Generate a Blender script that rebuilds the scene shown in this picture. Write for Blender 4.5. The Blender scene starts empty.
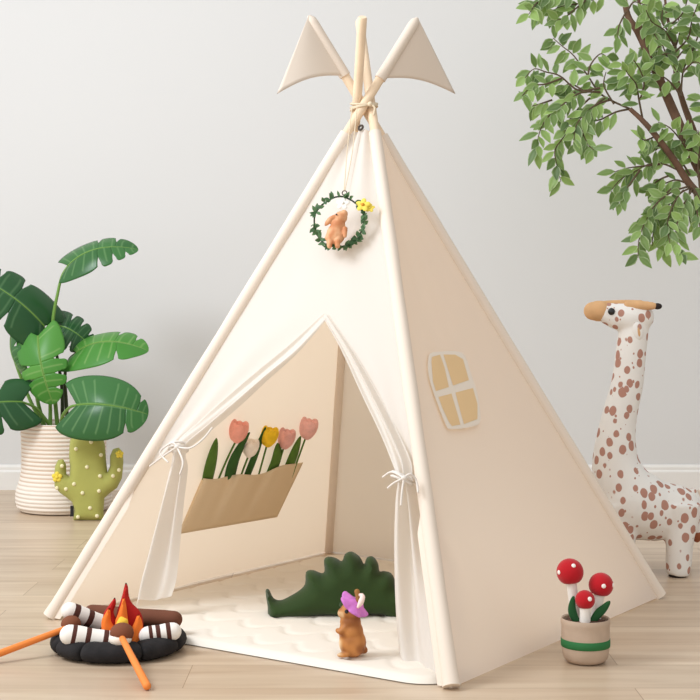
import bpy, bmesh, math, random
from mathutils import Vector, Matrix, noise
from mathutils.geometry import delaunay_2d_cdt
random.seed(7)
PI = math.pi
C = bpy.context.scene.collection
V = Vector
# ------------------------------------------------------------------ camera model (level camera, 700 px frame)
F, HZ, H = 1400.0, 310.0, 0.79
def P(px, py, Y):
    return V(((px-350)*Y/F, Y, H-(py-HZ)*Y/F))
def G(px, py, z=0.0):
    Y = F*(H-z)/(py-HZ)
    return V(((px-350)*Y/F, Y, z))
def ray_plane(px, py, p0, n):
    d = P(px, py, 1.0)-V((0, 0, H)); o = V((0, 0, H))
    return o+d*((p0-o).dot(n)/d.dot(n))
# ------------------------------------------------------------------ materials
MATS = {}
def lin(c):
    return tuple(((x/255)/12.92 if x/255 <= 0.04045 else ((x/255+0.055)/1.055)**2.4) for x in c)
def mat(name, col, rough=0.85, bump=0.0, bscale=400, var=0.0, vscale=8, trans=None, tfac=0.4, spec=0.3, sheen=0.0):
    if name in MATS: return MATS[name]
    m = bpy.data.materials.new(name); m.use_nodes = True
    nt = m.node_tree; N = nt.nodes; L = nt.links
    b = N['Principled BSDF']; c = lin(col)
    b.inputs['Base Color'].default_value = (*c, 1)
    b.inputs['Roughness'].default_value = rough
    b.inputs['Specular IOR Level'].default_value = spec
    if sheen: b.inputs['Sheen Weight'].default_value = sheen
    tc = N.new('ShaderNodeTexCoord')
    if var:
        n = N.new('ShaderNodeTexNoise'); n.inputs['Scale'].default_value = vscale; n.inputs['Detail'].default_value = 4
        L.new(tc.outputs['Object'], n.inputs['Vector'])
        r = N.new('ShaderNodeValToRGB')
        r.color_ramp.elements[0].position = .3; r.color_ramp.elements[1].position = .7
        r.color_ramp.elements[0].color = (*[x*(1-var) for x in c], 1)
        r.color_ramp.elements[1].color = (*[min(1, x*(1+var)) for x in c], 1)
        L.new(n.outputs['Fac'], r.inputs['Fac']); L.new(r.outputs['Color'], b.inputs['Base Color'])
    if bump:
        n = N.new('ShaderNodeTexNoise'); n.inputs['Scale'].default_value = bscale; n.inputs['Detail'].default_value = 2
        L.new(tc.outputs['Object'], n.inputs['Vector'])
        bp = N.new('ShaderNodeBump'); bp.inputs['Strength'].default_value = bump; bp.inputs['Distance'].default_value = .002
        L.new(n.outputs['Fac'], bp.inputs['Height']); L.new(bp.outputs['Normal'], b.inputs['Normal'])
    if trans:
        t = N.new('ShaderNodeBsdfTranslucent'); t.inputs['Color'].default_value = (*lin(trans), 1)
        mx = N.new('ShaderNodeMixShader'); mx.inputs['Fac'].default_value = tfac
        L.new(b.outputs[0], mx.inputs[1]); L.new(t.outputs[0], mx.inputs[2])
        L.new(mx.outputs[0], N['Material Output'].inputs['Surface'])
    MATS[name] = m
    return m
def attr_mat(name, attr='tint', rough=.8, bump=0, bscale=300, spec=.3):
    m = mat(name, (200, 200, 200), rough, bump, bscale, spec=spec)
    N = m.node_tree.nodes; a = N.new('ShaderNodeAttribute'); a.attribute_name = attr
    m.node_tree.links.new(a.outputs['Color'], N['Principled BSDF'].inputs['Base Color'])
    return m
def leaf_mat(name, c0, c1, cv, rough=.4, hue=.0, tf=.2):
    """green leaf: the 'val' attribute mixes in the vein / margin colour, each leaf island varies between c0 and c1"""
    m = mat(name, c0, rough, spec=.4, trans=c1, tfac=tf)
    N = m.node_tree.nodes; L = m.node_tree.links
    g = N.new('ShaderNodeNewGeometry')
    r = N.new('ShaderNodeValToRGB')
    r.color_ramp.elements[0].color = (*lin(c0), 1); r.color_ramp.elements[1].color = (*lin(c1), 1)
    L.new(g.outputs['Random Per Island'], r.inputs['Fac'])
    a = N.new('ShaderNodeAttribute'); a.attribute_name = 'val'
    mx = N.new('ShaderNodeMix'); mx.data_type = 'RGBA'
    L.new(a.outputs['Fac'], mx.inputs[0]); L.new(r.outputs['Color'], mx.inputs[6])
    mx.inputs[7].default_value = (*lin(cv), 1)
    L.new(mx.outputs[2], N['Principled BSDF'].inputs['Base Color'])
    return m
# ------------------------------------------------------------------ mesh builder
class MB:
    def __init__(s): s.v = []; s.f = []; s.m = []; s.val = []
    def add(s, vs, fs, m=0, vals=None):
        o = len(s.v); s.v += [V(v) for v in vs]
        s.val += list(vals) if vals is not None else [0.0]*len(vs)
        s.f += [tuple(i+o for i in f) for f in fs]
        s.m += (list(m) if isinstance(m, list) else [m]*len(fs))
    def grid(s, rows, m=0, vals=None, closed=False):
        nr, nc = len(rows), len(rows[0]); fs = []
        for i in range(nr-1):
            for j in range(nc if closed else nc-1):
                k = (j+1) % nc
                fs.append((i*nc+j, i*nc+k, (i+1)*nc+k, (i+1)*nc+j))
        s.add([p for r in rows for p in r], fs, m, [x for r in vals for x in r] if vals else None)
    def tube(s, pts, rad, n=12, caps=True, m=0, round_caps=False, mats=None):
        pts = [V(p) for p in pts]
        if not hasattr(rad, '__len__'): rad = [rad]*len(pts)
        rad = list(rad); mats = list(mats) if mats else None
        if round_caps:
            d0 = (pts[0]-pts[1]).normalized(); d1 = (pts[-1]-pts[-2]).normalized(); K = 5
            a = [(pts[0]+d0*rad[0]*math.sin(k/K*PI/2), rad[0]*max(.02, math.cos(k/K*PI/2))) for k in range(K, 0, -1)]
            b = [(pts[-1]+d1*rad[-1]*math.sin(k/K*PI/2), rad[-1]*max(.02, math.cos(k/K*PI/2))) for k in range(1, K+1)]
            if mats: mats = [mats[0]]*K+mats+[mats[-1]]*K
            pts = [x[0] for x in a]+pts+[x[0] for x in b]; rad = [x[1] for x in a]+rad+[x[1] for x in b]
        T = []
        for i in range(len(pts)):
            T.append((pts[min(i+1, len(pts)-1)]-pts[max(i-1, 0)]).normalized())
        u = T[0].orthogonal().normalized(); rings = []
        for i, p in enumerate(pts):
            u = (u-T[i]*u.dot(T[i]))
            u = u.normalized() if u.length > 1e-6 else T[i].orthogonal().normalized()
            w = T[i].cross(u)
            rings.append([p+(u*math.cos(2*PI*k/n)+w*math.sin(2*PI*k/n))*rad[i] for k in range(n)])
        o = len(s.v); fs = []; ms = []
        for i in range(len(pts)-1):
            for k in range(n):
                fs.append((i*n+k, i*n+(k+1) % n, (i+1)*n+(k+1) % n, (i+1)*n+k)); ms.append(mats[i] if mats else m)
        if caps:
            fs.append(tuple(range(n-1, -1, -1))); ms.append(mats[0] if mats else m)
            fs.append(tuple((len(pts)-1)*n+k for k in range(n))); ms.append(mats[-1] if mats else m)
        s.add([p for r in rings for p in r], fs, ms)
    def lathe(s, c, prof, n=40, m=0, capb=True, capt=False):
        c = V(c)
        rows = [[c+V((r*math.cos(2*PI*k/n), r*math.sin(2*PI*k/n), z)) for k in range(n)] for r, z in prof]
        o = len(s.v); s.grid(rows, m, closed=True)
        if capb: s.f.append(tuple(o+k for k in range(n-1, -1, -1))); s.m.append(m)
        if capt: s.f.append(tuple(o+(len(prof)-1)*n+k for k in range(n))); s.m.append(m)
    def ball(s, c, r, rot=None, n=16, k=10, m=0):
        c = V(c); r = V((r, r, r)) if not hasattr(r, '__len__') else V(r)
        rows = []
        for i in range(k+1):
            a = PI*i/k; q = max(math.sin(a), .01)
            row = []
            for j in range(n):
                b = 2*PI*j/n; p = V((r.x*q*math.cos(b), r.y*q*math.sin(b), -r.z*math.cos(a)))
                row.append(c+(rot @ p if rot else p))
            rows.append(row)
        o = len(s.v); s.grid(rows, m, closed=True)
        s.f.append(tuple(o+j for j in range(n-1, -1, -1))); s.m.append(m)
        s.f.append(tuple(o+k*n+j for j in range(n))); s.m.append(m)
    def box(s, a, b, m=0):
        x0, y0, z0 = a; x1, y1, z1 = b
        s.add([(x0, y0, z0), (x1, y0, z0), (x1, y1, z0), (x0, y1, z0), (x0, y0, z1), (x1, y0, z1), (x1, y1, z1), (x0, y1, z1)],
              [(3, 2, 1, 0), (4, 5, 6, 7), (0, 1, 5, 4), (1, 2, 6, 5), (2, 3, 7, 6), (3, 0, 4, 7)], m)
    def build(s, name, mats, parent=None, smooth=True, solid=0, base=None, weld=False):
        me = bpy.data.meshes.new(name)
        me.from_pydata([tuple(v) for v in s.v], [], s.f)
        return finish(name, me, mats, parent, smooth, solid, base, s.m, s.val)
def finish(name, me, mats, parent=None, smooth=True, solid=0, base=None, mi=None, val=None):
    org = V(parent['_org']) if parent else (V(base) if base is not None else V((0, 0, 0)))
    for v in me.vertices: v.co -= org
    if not isinstance(mats, (list, tuple)): mats = [mats]
    for m in mats: me.materials.append(m)
    if mi is not None:
        for p, i in zip(me.polygons, mi): p.material_index = i
    if val is not None and any(val):
        a = me.attributes.new('val', 'FLOAT', 'POINT'); a.data.foreach_set('value', val)
    for p in me.polygons: p.use_smooth = smooth
    if smooth and hasattr(me, 'set_sharp_from_angle'): me.set_sharp_from_angle(angle=R(50))
    me.update()
    o = bpy.data.objects.new(name, me); C.objects.link(o)
    o['_org'] = list(org)
    if parent: o.parent = parent
    else: o.location = org
    if solid:
        sm = o.modifiers.new('thickness', 'SOLIDIFY'); sm.thickness = solid; sm.offset = 0
    return o
def R(d): return math.radians(d)
def thing(name, label, cat, loc, group=None):
    o = bpy.data.objects.new(name, None); C.objects.link(o); o.empty_display_size = .05
    o.location = loc; o['_org'] = list(V(loc)); return tag(o, label, cat, group)
def tag(o, label, cat=None, group=None, kind=None):
    if label: o['label'] = label
    if cat: o['category'] = cat
    if group: o['group'] = group
    if kind: o['kind'] = kind
    return o
def spline(pts, k=6):
    pts = [V(p) for p in pts]; out = []
    for i in range(len(pts)-1):
        p0 = pts[max(i-1, 0)]; p1 = pts[i]; p2 = pts[i+1]; p3 = pts[min(i+2, len(pts)-1)]
        for j in range(k):
            t = j/k
            out.append(.5*((2*p1)+(p2-p0)*t+(2*p0-5*p1+4*p2-p3)*t*t+(3*p1-p0-3*p2+p3)*t**3))
    out.append(pts[-1]); return out
def lerp(a, b, t): return a+(b-a)*t
def sst(x): x = max(0, min(1, x)); return x*x*(3-2*x)
def blob(name, fill, voxel, material, parent, smooth_it=6, color=None, base=None, fac=.5):
    """one continuous surface grown around a set of overlapping volumes"""
    mb = MB(); fill(mb)
    me = bpy.data.meshes.new('src'); me.from_pydata([tuple(v) for v in mb.v], [], mb.f)
    o = bpy.data.objects.new('src', me); C.objects.link(o)
    r = o.modifiers.new('r', 'REMESH'); r.mode = 'VOXEL'; r.voxel_size = voxel
    q = o.modifiers.new('s', 'SMOOTH'); q.iterations = smooth_it; q.factor = fac
    dg = bpy.context.evaluated_depsgraph_get(); dg.update()
    me2 = bpy.data.meshes.new_from_object(o.evaluated_get(dg))
    bpy.data.objects.remove(o); bpy.data.meshes.remove(me)
    me2.name = name; me2.materials.clear()
    if color:
        a = me2.attributes.new('tint', 'FLOAT_COLOR', 'POINT')
        for i, v in enumerate(me2.vertices):
            a.data[i].color = (*lin(color(v.co)), 1)
    return finish(name, me2, material, parent, True, base=base)
def puff(mb, outline, T, to3d, n_axis, step, D=None, m=0, back=1.0):
    """stuffed cushion of a 2D outline: to3d maps (x,y) to a point, n_axis(point) gives the thickness direction"""
    pts = [V((p[0], p[1])) for p in outline]; n = len(pts)
    xs = [p.x for p in pts]; ys = [p.y for p in pts]
    def inside(q):
        c = False; j = n-1
        for i in range(n):
            a, b = pts[i], pts[j]
            if (a.y > q.y) != (b.y > q.y) and q.x < (b.x-a.x)*(q.y-a.y)/(b.y-a.y)+a.x: c = not c
            j = i
        return c
    def dist(q):
        best = 1e9
        for i in range(n):
            a, b = pts[i], pts[(i+1) % n]; ab = b-a
            t = max(0, min(1, (q-a).dot(ab)/max(ab.dot(ab), 1e-12)))
            best = min(best, (q-a-ab*t).length)
        return best
    inner = []
    y = min(ys)+step/2; row = 0
    while y < max(ys):
        x = min(xs)+step/2+(row % 2)*step/2
        while x < max(xs):
            q = V((x, y))
            if inside(q) and dist(q) > step*.45: inner.append(q)
            x += step
        y += step; row += 1
    res = delaunay_2d_cdt(pts+inner, [(i, (i+1) % n) for i in range(n)], [], 1, 1e-6)
    vv, ff = res[0], res[2]
    ds = [dist(q) for q in vv]
    if D is None: D = max(ds)
    front, backv = [], []
    for q, d in zip(vv, ds):
        t = min(d/D, 1); h = T*math.sqrt(max(0, 1-(1-t)**2)) if d > 1e-5 else 0
        p = to3d(q.x, q.y); na = n_axis
        front.append(p+na*h); backv.append(p-na*h*back)
    fs = []
    k = len(front); allv = front[:]; idx = list(range(k))
    for i in range(k):
        if ds[i] <= 1e-5: idx[i] = i
        else: idx[i] = len(allv); allv.append(backv[i])
    for f in ff:
        fs.append(tuple(f)); g = tuple(idx[i] for i in reversed(f))
        fs.append(g)
    mb.add(allv, fs, m)
def smooth_outline(pts, k=4):
    p = [V((x, y, 0)) for x, y in pts]; n = len(p); out = []
    for i in range(n):
        p0, p1, p2, p3 = p[i-1], p[i], p[(i+1) % n], p[(i+2) % n]
        for j in range(k):
            t = j/k
            q = .5*((2*p1)+(p2-p0)*t+(2*p0-5*p1+4*p2-p3)*t*t+(3*p1-p0-3*p2+p3)*t**3)
            out.append((q.x, q.y))
    return out
# ------------------------------------------------------------------ setting
def floor_mat():
    m = mat('oak_floor', (214, 190, 160), .33, spec=.4); N = m.node_tree.nodes; L = m.node_tree.links
    b = N['Principled BSDF']; tc = N.new('ShaderNodeTexCoord')
    mp = N.new('ShaderNodeMapping'); mp.inputs['Location'].default_value = (.35, -.075, 0)
    L.new(tc.outputs['Object'], mp.inputs['Vector'])
    br = N.new('ShaderNodeTexBrick'); br.inputs['Scale'].default_value = 1
    br.inputs['Brick Width'].default_value = 1.5; br.inputs['Row Height'].default_value = .19
    br.inputs['Mortar Size'].default_value = .0011; br.inputs['Mortar Smooth'].default_value = .3
    br.inputs['Color1'].default_value = (0, 0, 0, 1); br.inputs['Color2'].default_value = (1, 1, 1, 1)
    br.inputs['Mortar'].default_value = (.5, .5, .5, 1); br.offset = .37
    L.new(mp.outputs[0], br.inputs['Vector'])
    g = N.new('ShaderNodeMapping'); g.inputs['Scale'].default_value = (.8, 9, 1); L.new(tc.outputs['Object'], g.inputs['Vector'])
    n1 = N.new('ShaderNodeTexNoise'); n1.inputs['Scale'].default_value = 2.2; n1.inputs['Detail'].default_value = 7; n1.inputs['Distortion'].default_value = .6
    sep = N.new('ShaderNodeVectorMath'); sep.operation = 'MULTIPLY_ADD'
    sep.inputs[1].default_value = (5, 5, 5); L.new(br.outputs['Color'], sep.inputs[0]); L.new(g.outputs[0], sep.inputs[2])
    L.new(sep.outputs[0], n1.inputs['Vector'])
    rp = N.new('ShaderNodeValToRGB'); e = rp.color_ramp.elements
    e[0].position = .28; e[1].position = .75
    e[0].color = (*lin((190, 164, 137)), 1); e[1].color = (*lin((219, 199, 174)), 1)
    L.new(n1.outputs['Fac'], rp.inputs['Fac'])
    hs = N.new('ShaderNodeMix'); hs.data_type = 'RGBA'; hs.blend_type = 'MULTIPLY'; hs.inputs[0].default_value = 1
    r2 = N.new('ShaderNodeValToRGB'); r2.color_ramp.elements[0].color = (.86, .85, .84, 1); r2.color_ramp.elements[1].color = (1, 1, 1, 1)
    L.new(br.outputs['Color'], r2.inputs['Fac'])
    L.new(rp.outputs['Color'], hs.inputs[6]); L.new(r2.outputs['Color'], hs.inputs[7])
    mo = N.new('ShaderNodeMix'); mo.data_type = 'RGBA'; L.new(br.outputs['Fac'], mo.inputs[0])
    L.new(hs.outputs[2], mo.inputs[6]); mo.inputs[7].default_value = (*lin((150, 122, 96)), 1)
    L.new(mo.outputs[2], b.inputs['Base Color'])
    bp = N.new('ShaderNodeBump'); bp.inputs['Strength'].default_value = .15; bp.inputs['Distance'].default_value = .002
    L.new(n1.outputs['Fac'], bp.inputs['Height']); L.new(bp.outputs[0], b.inputs['Normal'])
    return m
WALL_Y = 6.16
m_wall = mat('wall_paint', (217, 217, 216), .9, bump=.05, bscale=150)
m_trim = mat('trim_paint', (232, 230, 226), .6)
b = MB(); b.box((-4.0, .3, -.05), (4.0, WALL_Y+.1, 0)); tag(b.build('floor', floor_mat(), smooth=False), 'light oak plank floor with planks running left to right', kind='structure')
b = MB(); b.box((-4.0, WALL_Y, 0), (4.0, WALL_Y+.1, 2.9)); tag(b.build('wall_back', m_wall, smooth=False), 'plain pale grey white back wall', kind='structure')
b = MB()
prof = [(0, 0), (-.016, 0), (-.016, .078), (-.013, .084), (-.010, .087), (-.010, .099), (-.005, .108), (0, .11)]
b.add([(x, WALL_Y-.0005+dy, z) for x in (-4, 4) for dy, z in prof], [(i, i+1, 8+i+1, 8+i) for i in range(7)]+[tuple(range(7, -1, -1)), tuple(range(8, 16))])
tag(b.build('baseboard_back', m_trim, smooth=False), 'white moulded baseboard along the back wall', kind='structure')
# ------------------------------------------------------------------ tent
m_canvas = mat('cream_canvas', (243, 240, 235), .9, bump=.12, bscale=700, trans=(252, 230, 204), tfac=.50, spec=.1)
m_flap = mat('door_flap_canvas', (230, 227, 222), .9, bump=.12, bscale=700, trans=(255, 238, 214), tfac=.30, spec=.1)
m_hem = mat('cream_canvas_doubled', (226, 219, 211), .9, bump=.12, bscale=700, spec=.1)
m_sleeve = mat('pole_sleeve_canvas', (231, 217, 202), .9, bump=.12, bscale=700, spec=.1)
m_pole = mat('pale_pine', (236, 211, 181), .5, var=.08, vscale=14)
m_cord = mat('natural_cotton_cord', (222, 205, 178), .9)
m_pocket = mat('pocket_canvas', (226, 203, 170), .9, bump=.15, bscale=700, spec=.1)
cFL, cFR, cBR, cBL = G(48.5, 619), G(452, 690), G(661, 598), G(328, 552)
corners = [cFL, cFR, cBR, cBL]
CR = P(364, 106, 3.75)
o_ = .0195
offs = [V((0, -o_, 0)), V((o_, 0, 0)), V((0, o_, 0)), V((-o_, 0, 0))]
Q = [CR+o for o in offs]
def pole_at(i, z):
    a = corners[i]; return a+(Q[i]-a)*(z/CR.z)
base_c = (cFL+cFR+cBR+cBL)/4
tent = thing('play_tent', 'tall cream canvas teepee tent on four pine poles in the middle of the room', 'tent', base_c)
ZT = 1.268
def pole_top(i, py):
    lo, hi = 1.3, 1.8
    for _ in range(40):
        m = (lo+hi)/2; p = pole_at(i, m)
        if HZ+F*(H-p.z)/p.y > py: lo = m
        else: hi = m
    return lo
tops = [pole_top(0, 21), pole_top(1, 21), pole_top(2, 19), pole_top(3, 17)]
for i in range(4):
    mb = MB(); d = (Q[i]-corners[i]).normalized()
    mb.tube([pole_at(i, .012), pole_at(i, .8), pole_at(i, tops[i]-.004), pole_at(i, tops[i])], [.0125, .0125, .0125, .0105], 18)
    mb.build('pole', m_pole, tent)
    mb = MB(); K = 40; pts = []; rr = []
    for k in range(K+1):
        z = lerp(.006, ZT-.01, k/K); pts.append(pole_at(i, z)); rr.append(.0172+.0012*noise.noise(V((i*7, z*9, 0))))
    rr[0] *= 1.12
    mb.tube(pts, rr, 18); mb.build('pole_sleeve', m_sleeve, tent)
def nf(i, j):
    a, b2, t = corners[i], corners[j], (pole_at(i, ZT)+pole_at(j, ZT))/2
    n = (b2-a).cross(t-a).normalized()
    return n if n.dot(a-base_c) > 0 else -n
n_front, n_right, n_back, n_left = nf(0, 1), nf(1, 2), nf(2, 3), nf(3, 0)
def side_panel(i, j, n, name, seed):
    rows = []; K, M = 60, 40
    for a in range(K+1):
        v = a/K; z = lerp(.004, ZT-.004, v); A, B = pole_at(i, z), pole_at(j, z); row = []
        for c in range(M+1):
            u = c/M; p = A.lerp(B, u)
            w = math.sin(PI*u)
            d = -.010*w*math.sin(PI*v)+.006*w*noise.noise(V((u*2.2+seed, v*2.5, seed)))+.0025*w*noise.noise(V((u*7, v*2+seed, 3)))
            d += .006*w*sst((v-.8)/.2)*math.sin(u*9+seed)
            row.append(p+n*d)
        rows.append(row)
    mb = MB(); mb.grid(rows); return mb.build(name, m_canvas, tent)
pr = side_panel(1, 2, n_right, 'wall_panel', 1.7); pr['label'] = 'right canvas panel with appliqued window'
side_panel(2, 3, n_back, 'wall_panel', 4.1); side_panel(3, 0, n_left, 'wall_panel', 8.3)
# front panel with a triangular doorway
def on_front(px, py, out=0): return ray_plane(px, py, cFL+n_front*out, n_front)
apex = on_front(325, 316); tieL = on_front(178, 447); tieR = on_front(402, 478); topm = (pole_at(0, ZT)+pole_at(1, ZT))/2
def z_of_pole(i, py):   # z on pole i that shows at pixel row py
    lo, hi = 0, 1.3
    for _ in range(40):
        m = (lo+hi)/2; p = pole_at(i, m); y = HZ+F*(H-p.z)/p.y
        if y > py: lo = m
        else: hi = m
    return lo
def front_half(i, tie, zl):
    rows = []; K1, K2, M = 36, 36, 24
    for a in range(K1+K2+1):
        if a <= K1: t = a/K1; Rp = topm.lerp(apex, t); z = lerp(ZT-.004, apex.z, t)
        else: t = (a-K1)/K2; Rp = apex.lerp(tie, t); z = lerp(apex.z, zl, t)
        Lp = pole_at(i, z); row = []
        v = a/(K1+K2)
        for c in range(M+1):
            u = c/M
            d = .005*math.sin(PI*min(1, u*1.0))*noise.noise(V((u*2+i*5, v*4, 2)))
            d += .008*(1-sst(v/.28))*math.sin(u*8+i*2.2)*math.sin(PI*u*.95+.08)
            if a > K1: d += .006*sst(t)*math.sin(u*PI)*math.sin(u*12+1)
            row.append(Lp.lerp(Rp, u)+n_front*d)
        rows.append(row)
    return rows
mb = MB(); mb.grid(front_half(0, tieL, z_of_pole(0, 470))); mb.grid(front_half(1, tieR, z_of_pole(1, 488)))
mb.build('front_panel', m_flap, tent)
# narrow canvas strips between the poles and the tied-back door
for i, zt, s in ((0, z_of_pole(0, 470), 1), (1, z_of_pole(1, 488), -1)):
    ex = (pole_at(1, .5)-pole_at(0, .5)).normalized()*s
    rows = []; mb = MB()
    for k in range(21):
        z = lerp(.004, zt, k/20); p = pole_at(i, z); w = .034*min(1, (1-k/20)*4)+.001
        rows.append([p, p+ex*w*.6+n_front*.003, p+ex*w-n_front*.002])
    mb.grid(rows); mb.build('front_hem', m_sleeve, tent)
def flap(rows_px, folds, name):
    """rows: (xl,yl,xr,yr,out,amp,depth or None)"""
    raw = []
    for xl, yl, xr, yr, out, amp, dep in rows_px:
        if dep is None: a, b2 = on_front(xl, yl, out), on_front(xr, yr, out)
        else: a, b2 = P(xl, yl, dep[0]), P(xr, yr, dep[1])
        raw.append((a, b2, V((amp, 0, 0))))
    A = spline([r[0] for r in raw], 8); B = spline([r[1] for r in raw], 8); Am = spline([r[2] for r in raw], 8)
    rows = []; M = 56
    for q in range(len(A)):
        row = []; v = q/len(A)
        for c in range(M+1):
            u = c/M; am = Am[q].x
            d = am*math.sin(2*PI*folds*u+.8*math.sin(3*v+folds))+am*.45*math.sin(2*PI*(folds*1.7)*u+4*v)
            d += -am*1.2*(2*u-1)**2
            row.append(A[q].lerp(B[q], u)+n_front*d)
        rows.append(row)
    mb = MB(); mb.grid(rows); return mb.build(name, m_flap, tent)
yl = tieL.y
fl = flap([(323, 313, 327, 318, .006, .001, None), (289, 344, 298, 351, .010, .004, None), (258, 370, 268, 377, .014, .0065, None),
           (226, 397, 237, 405, .018, .008, None), (199, 421, 209, 429, .02, .008, None), (176, 442, 185, 450, .02, .007, None),
           (169, 465, 186, 468, .02, .008, (yl-.03, yl-.03)), (159, 500, 182, 502, 0, .010, (yl-.03, yl-.03)), (145, 548, 178, 549, 0, .011, (yl-.035, yl-.03)),
           (135, 582, 175, 580, 0, .012, (yl-.05, yl-.04)), (131, 603, 171, 596, 0, .010, (yl-.055, yl-.045))], 1.4, 'door_flap')
fl['label'] = 'left door flap tied back to the pole'
yr = tieR.y
fr = flap([(322, 316, 327, 314, .006, .001, None), (342, 352, 351, 349, .010, .004, None), (361, 394, 374, 389, .014, .0065, None),
           (379, 432, 394, 428, .018, .008, None), (391, 462, 408, 460, .02, .008, None), (396, 480, 410, 479, .02, .008, None),
           (393, 500, 418, 502, 0, .010, (yr-.025, yr-.025)), (390, 545, 427, 560, 0, .013, (yr-.02, yr-.06)), (390, 600, 436, 625, 0, .014, (yr-.02, yr-.14)),
           (392, 640, 444, 670, 0, .014, (yr-.03, yr-.21)), (394, 656, 447, 684, 0, .011, (yr-.05, yr-.235))], 1.7, 'door_flap')
fr['label'] = 'right door flap tied back to the pole'
def tie(tx, ty, parent, s, wpx, pole_px):
    mb = MB(); c = on_front(tx, ty, .02); ex = (cFR-cFL).normalized(); up = n_front.cross(ex); up = up if up.z > 0 else -up
    ax = ex if s > 0 else ex
    for dz in (-.006, .004):
        mb.tube([c+up*dz+ex*wpx*math.cos(a)+n_front*.026*math.sin(a)+up*(.006*math.cos(a)*s) for a in [2*PI*k/20 for k in range(21)]], .0030, 8)
    k = on_front(tx-s*2, ty, .05)
    mb.ball(k, (.007, .007, .006), n=10, k=6)
    for e in pole_px:   # loose strands and the bow
        mb.tube(spline([k]+[on_front(x, y, o) for x, y, o in e], 6), .0025, 8, round_caps=True)
    mb.build('tie_cord', m_hem, parent)
tie(179, 447, fl, 1, .022, [[(165, 455, .04), (150, 466, .02)], [(190, 448, .045), (202, 440, .04), (212, 428, .02)], [(172, 443, .05), (160, 452, .045), (168, 462, .04)], [(183, 462, .05), (180, 474, .045)]])
tie(402, 478, fr, -1, .024, [[(392, 472, .045), (383, 477, .04)], [(394, 483, .05), (388, 488, .045)], [(402, 492, .05), (401, 505, .045)], [(410, 474, .045), (416, 480, .03), (418, 492, .03)]])
# window appliqued on the right panel
def on_right(x, y, o=0): return ray_plane(x, y, cFR+n_right*o, n_right)
frame_px = smooth_outline([(428, 360), (431, 353), (443, 351.5), (458, 351.5), (465, 356), (470, 370), (477, 392), (480, 408), (480, 422), (474, 426), (462, 428.5), (450, 429), (446, 425), (438, 405), (431, 385), (428, 371)], 3)
wb = MB(); puff(wb, frame_px, .0008, lambda x, y: on_right(x, y, .0035), n_right, 3.0, D=2.0)
wf = wb.build('window_frame', mat('window_binding', (240, 228, 213), .9), tent); wf['label'] = 'white appliqued window frame on the right panel'
m_pane = mat('window_gauze', (255, 222, 172), .9, bump=.3, bscale=900, trans=(240, 205, 150), tfac=.2, spec=.1)
panes = [[(431.5, 362), (432, 357), (440, 354.5), (444.5, 367), (449, 387), (436, 391), (433, 381)],
         [(443.5, 354.5), (455, 354.5), (463, 359), (469, 380), (453, 385.5), (448, 369)],
         [(438.5, 397), (451.5, 393.5), (457, 412), (460.5, 424.5), (452, 426), (449, 422), (443, 409)],
         [(455.5, 392.5), (473, 388), (477.5, 404), (477.5, 419), (464, 424), (460, 410)]]
for pxs in panes:
    mb = MB(); puff(mb, pxs, .0007, lambda x, y: on_right(x, y, .0048), n_right, 3.0, D=1.0)
    mb.build('window_pane', m_pane, wf)
# pocket on the inside of the left panel
def on_left(x, y, o=0): return ray_plane(x, y, cFL-n_left*o, n_left)
mb = MB(); rows = []
TL, TR, BR_, BL_ = (202, 478), (303, 461), (277, 517), (178, 534)
for a in range(17):
    v = a/16; row = []
    for c in range(49):
        u = c/48
        x = lerp(lerp(TL[0], TR[0], u), lerp(BL_[0], BR_[0], u), v); y = lerp(lerp(TL[1], TR[1], u), lerp(BL_[1], BR_[1], u), v)
        edge = math.sin(PI*u)**.3 if 0 < u < 1 else 0
        y += (4.5*math.sin(PI*u)+1.6*math.sin(u*2*PI*2.2))*(1-v)
        o = .004+edge*(1-v)**.7*(.026+.009*math.sin(u*2*PI*2.7+.6)+.004*math.sin(u*2*PI*6))
        row.append(on_left(x, y, o))
    rows.append(row)
mb.grid(rows); pk = mb.build('flower_pocket', m_pocket, tent, solid=.0015); pk['label'] = 'slanted canvas pocket sewn inside the left panel'
# lashing and eyelet at the crossing
mb = MB()
for k in range(3):
    z = CR.z+.006-k*.006
    mb.tube([V((CR.x+.035*math.cos(a), CR.y+.035*math.sin(a), z+.006*math.sin(a+k))) for a in [2*PI*j/28 for j in range(29)]], .0032, 8)
mb.ball(V((CR.x+.016, CR.y-.037, CR.z)), .007, n=10, k=6)
mb.tube(spline([V((CR.x+.016, CR.y-.037, CR.z)), V((CR.x+.028, CR.y-.04, CR.z-.01)), V((CR.x+.025, CR.y-.04, CR.z-.03))], 5), .003, 8)
mb.build('lashing_cord', m_cord, tent)
m_dark = mat('dark_metal', (70, 60, 52), .4)
mb = MB(); ec = topm+n_front*.004+V((0, 0, .004)); exf = (cFR-cFL).normalized(); upf = exf.cross(-n_front); upf = upf if upf.z > 0 else -upf
mb.tube([ec+(exf*math.cos(a)+upf*math.sin(a))*.0065 for a in [2*PI*j/20 for j in range(21)]], .003, 8)
mb.build('eyelet', m_dark, tent)
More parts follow.
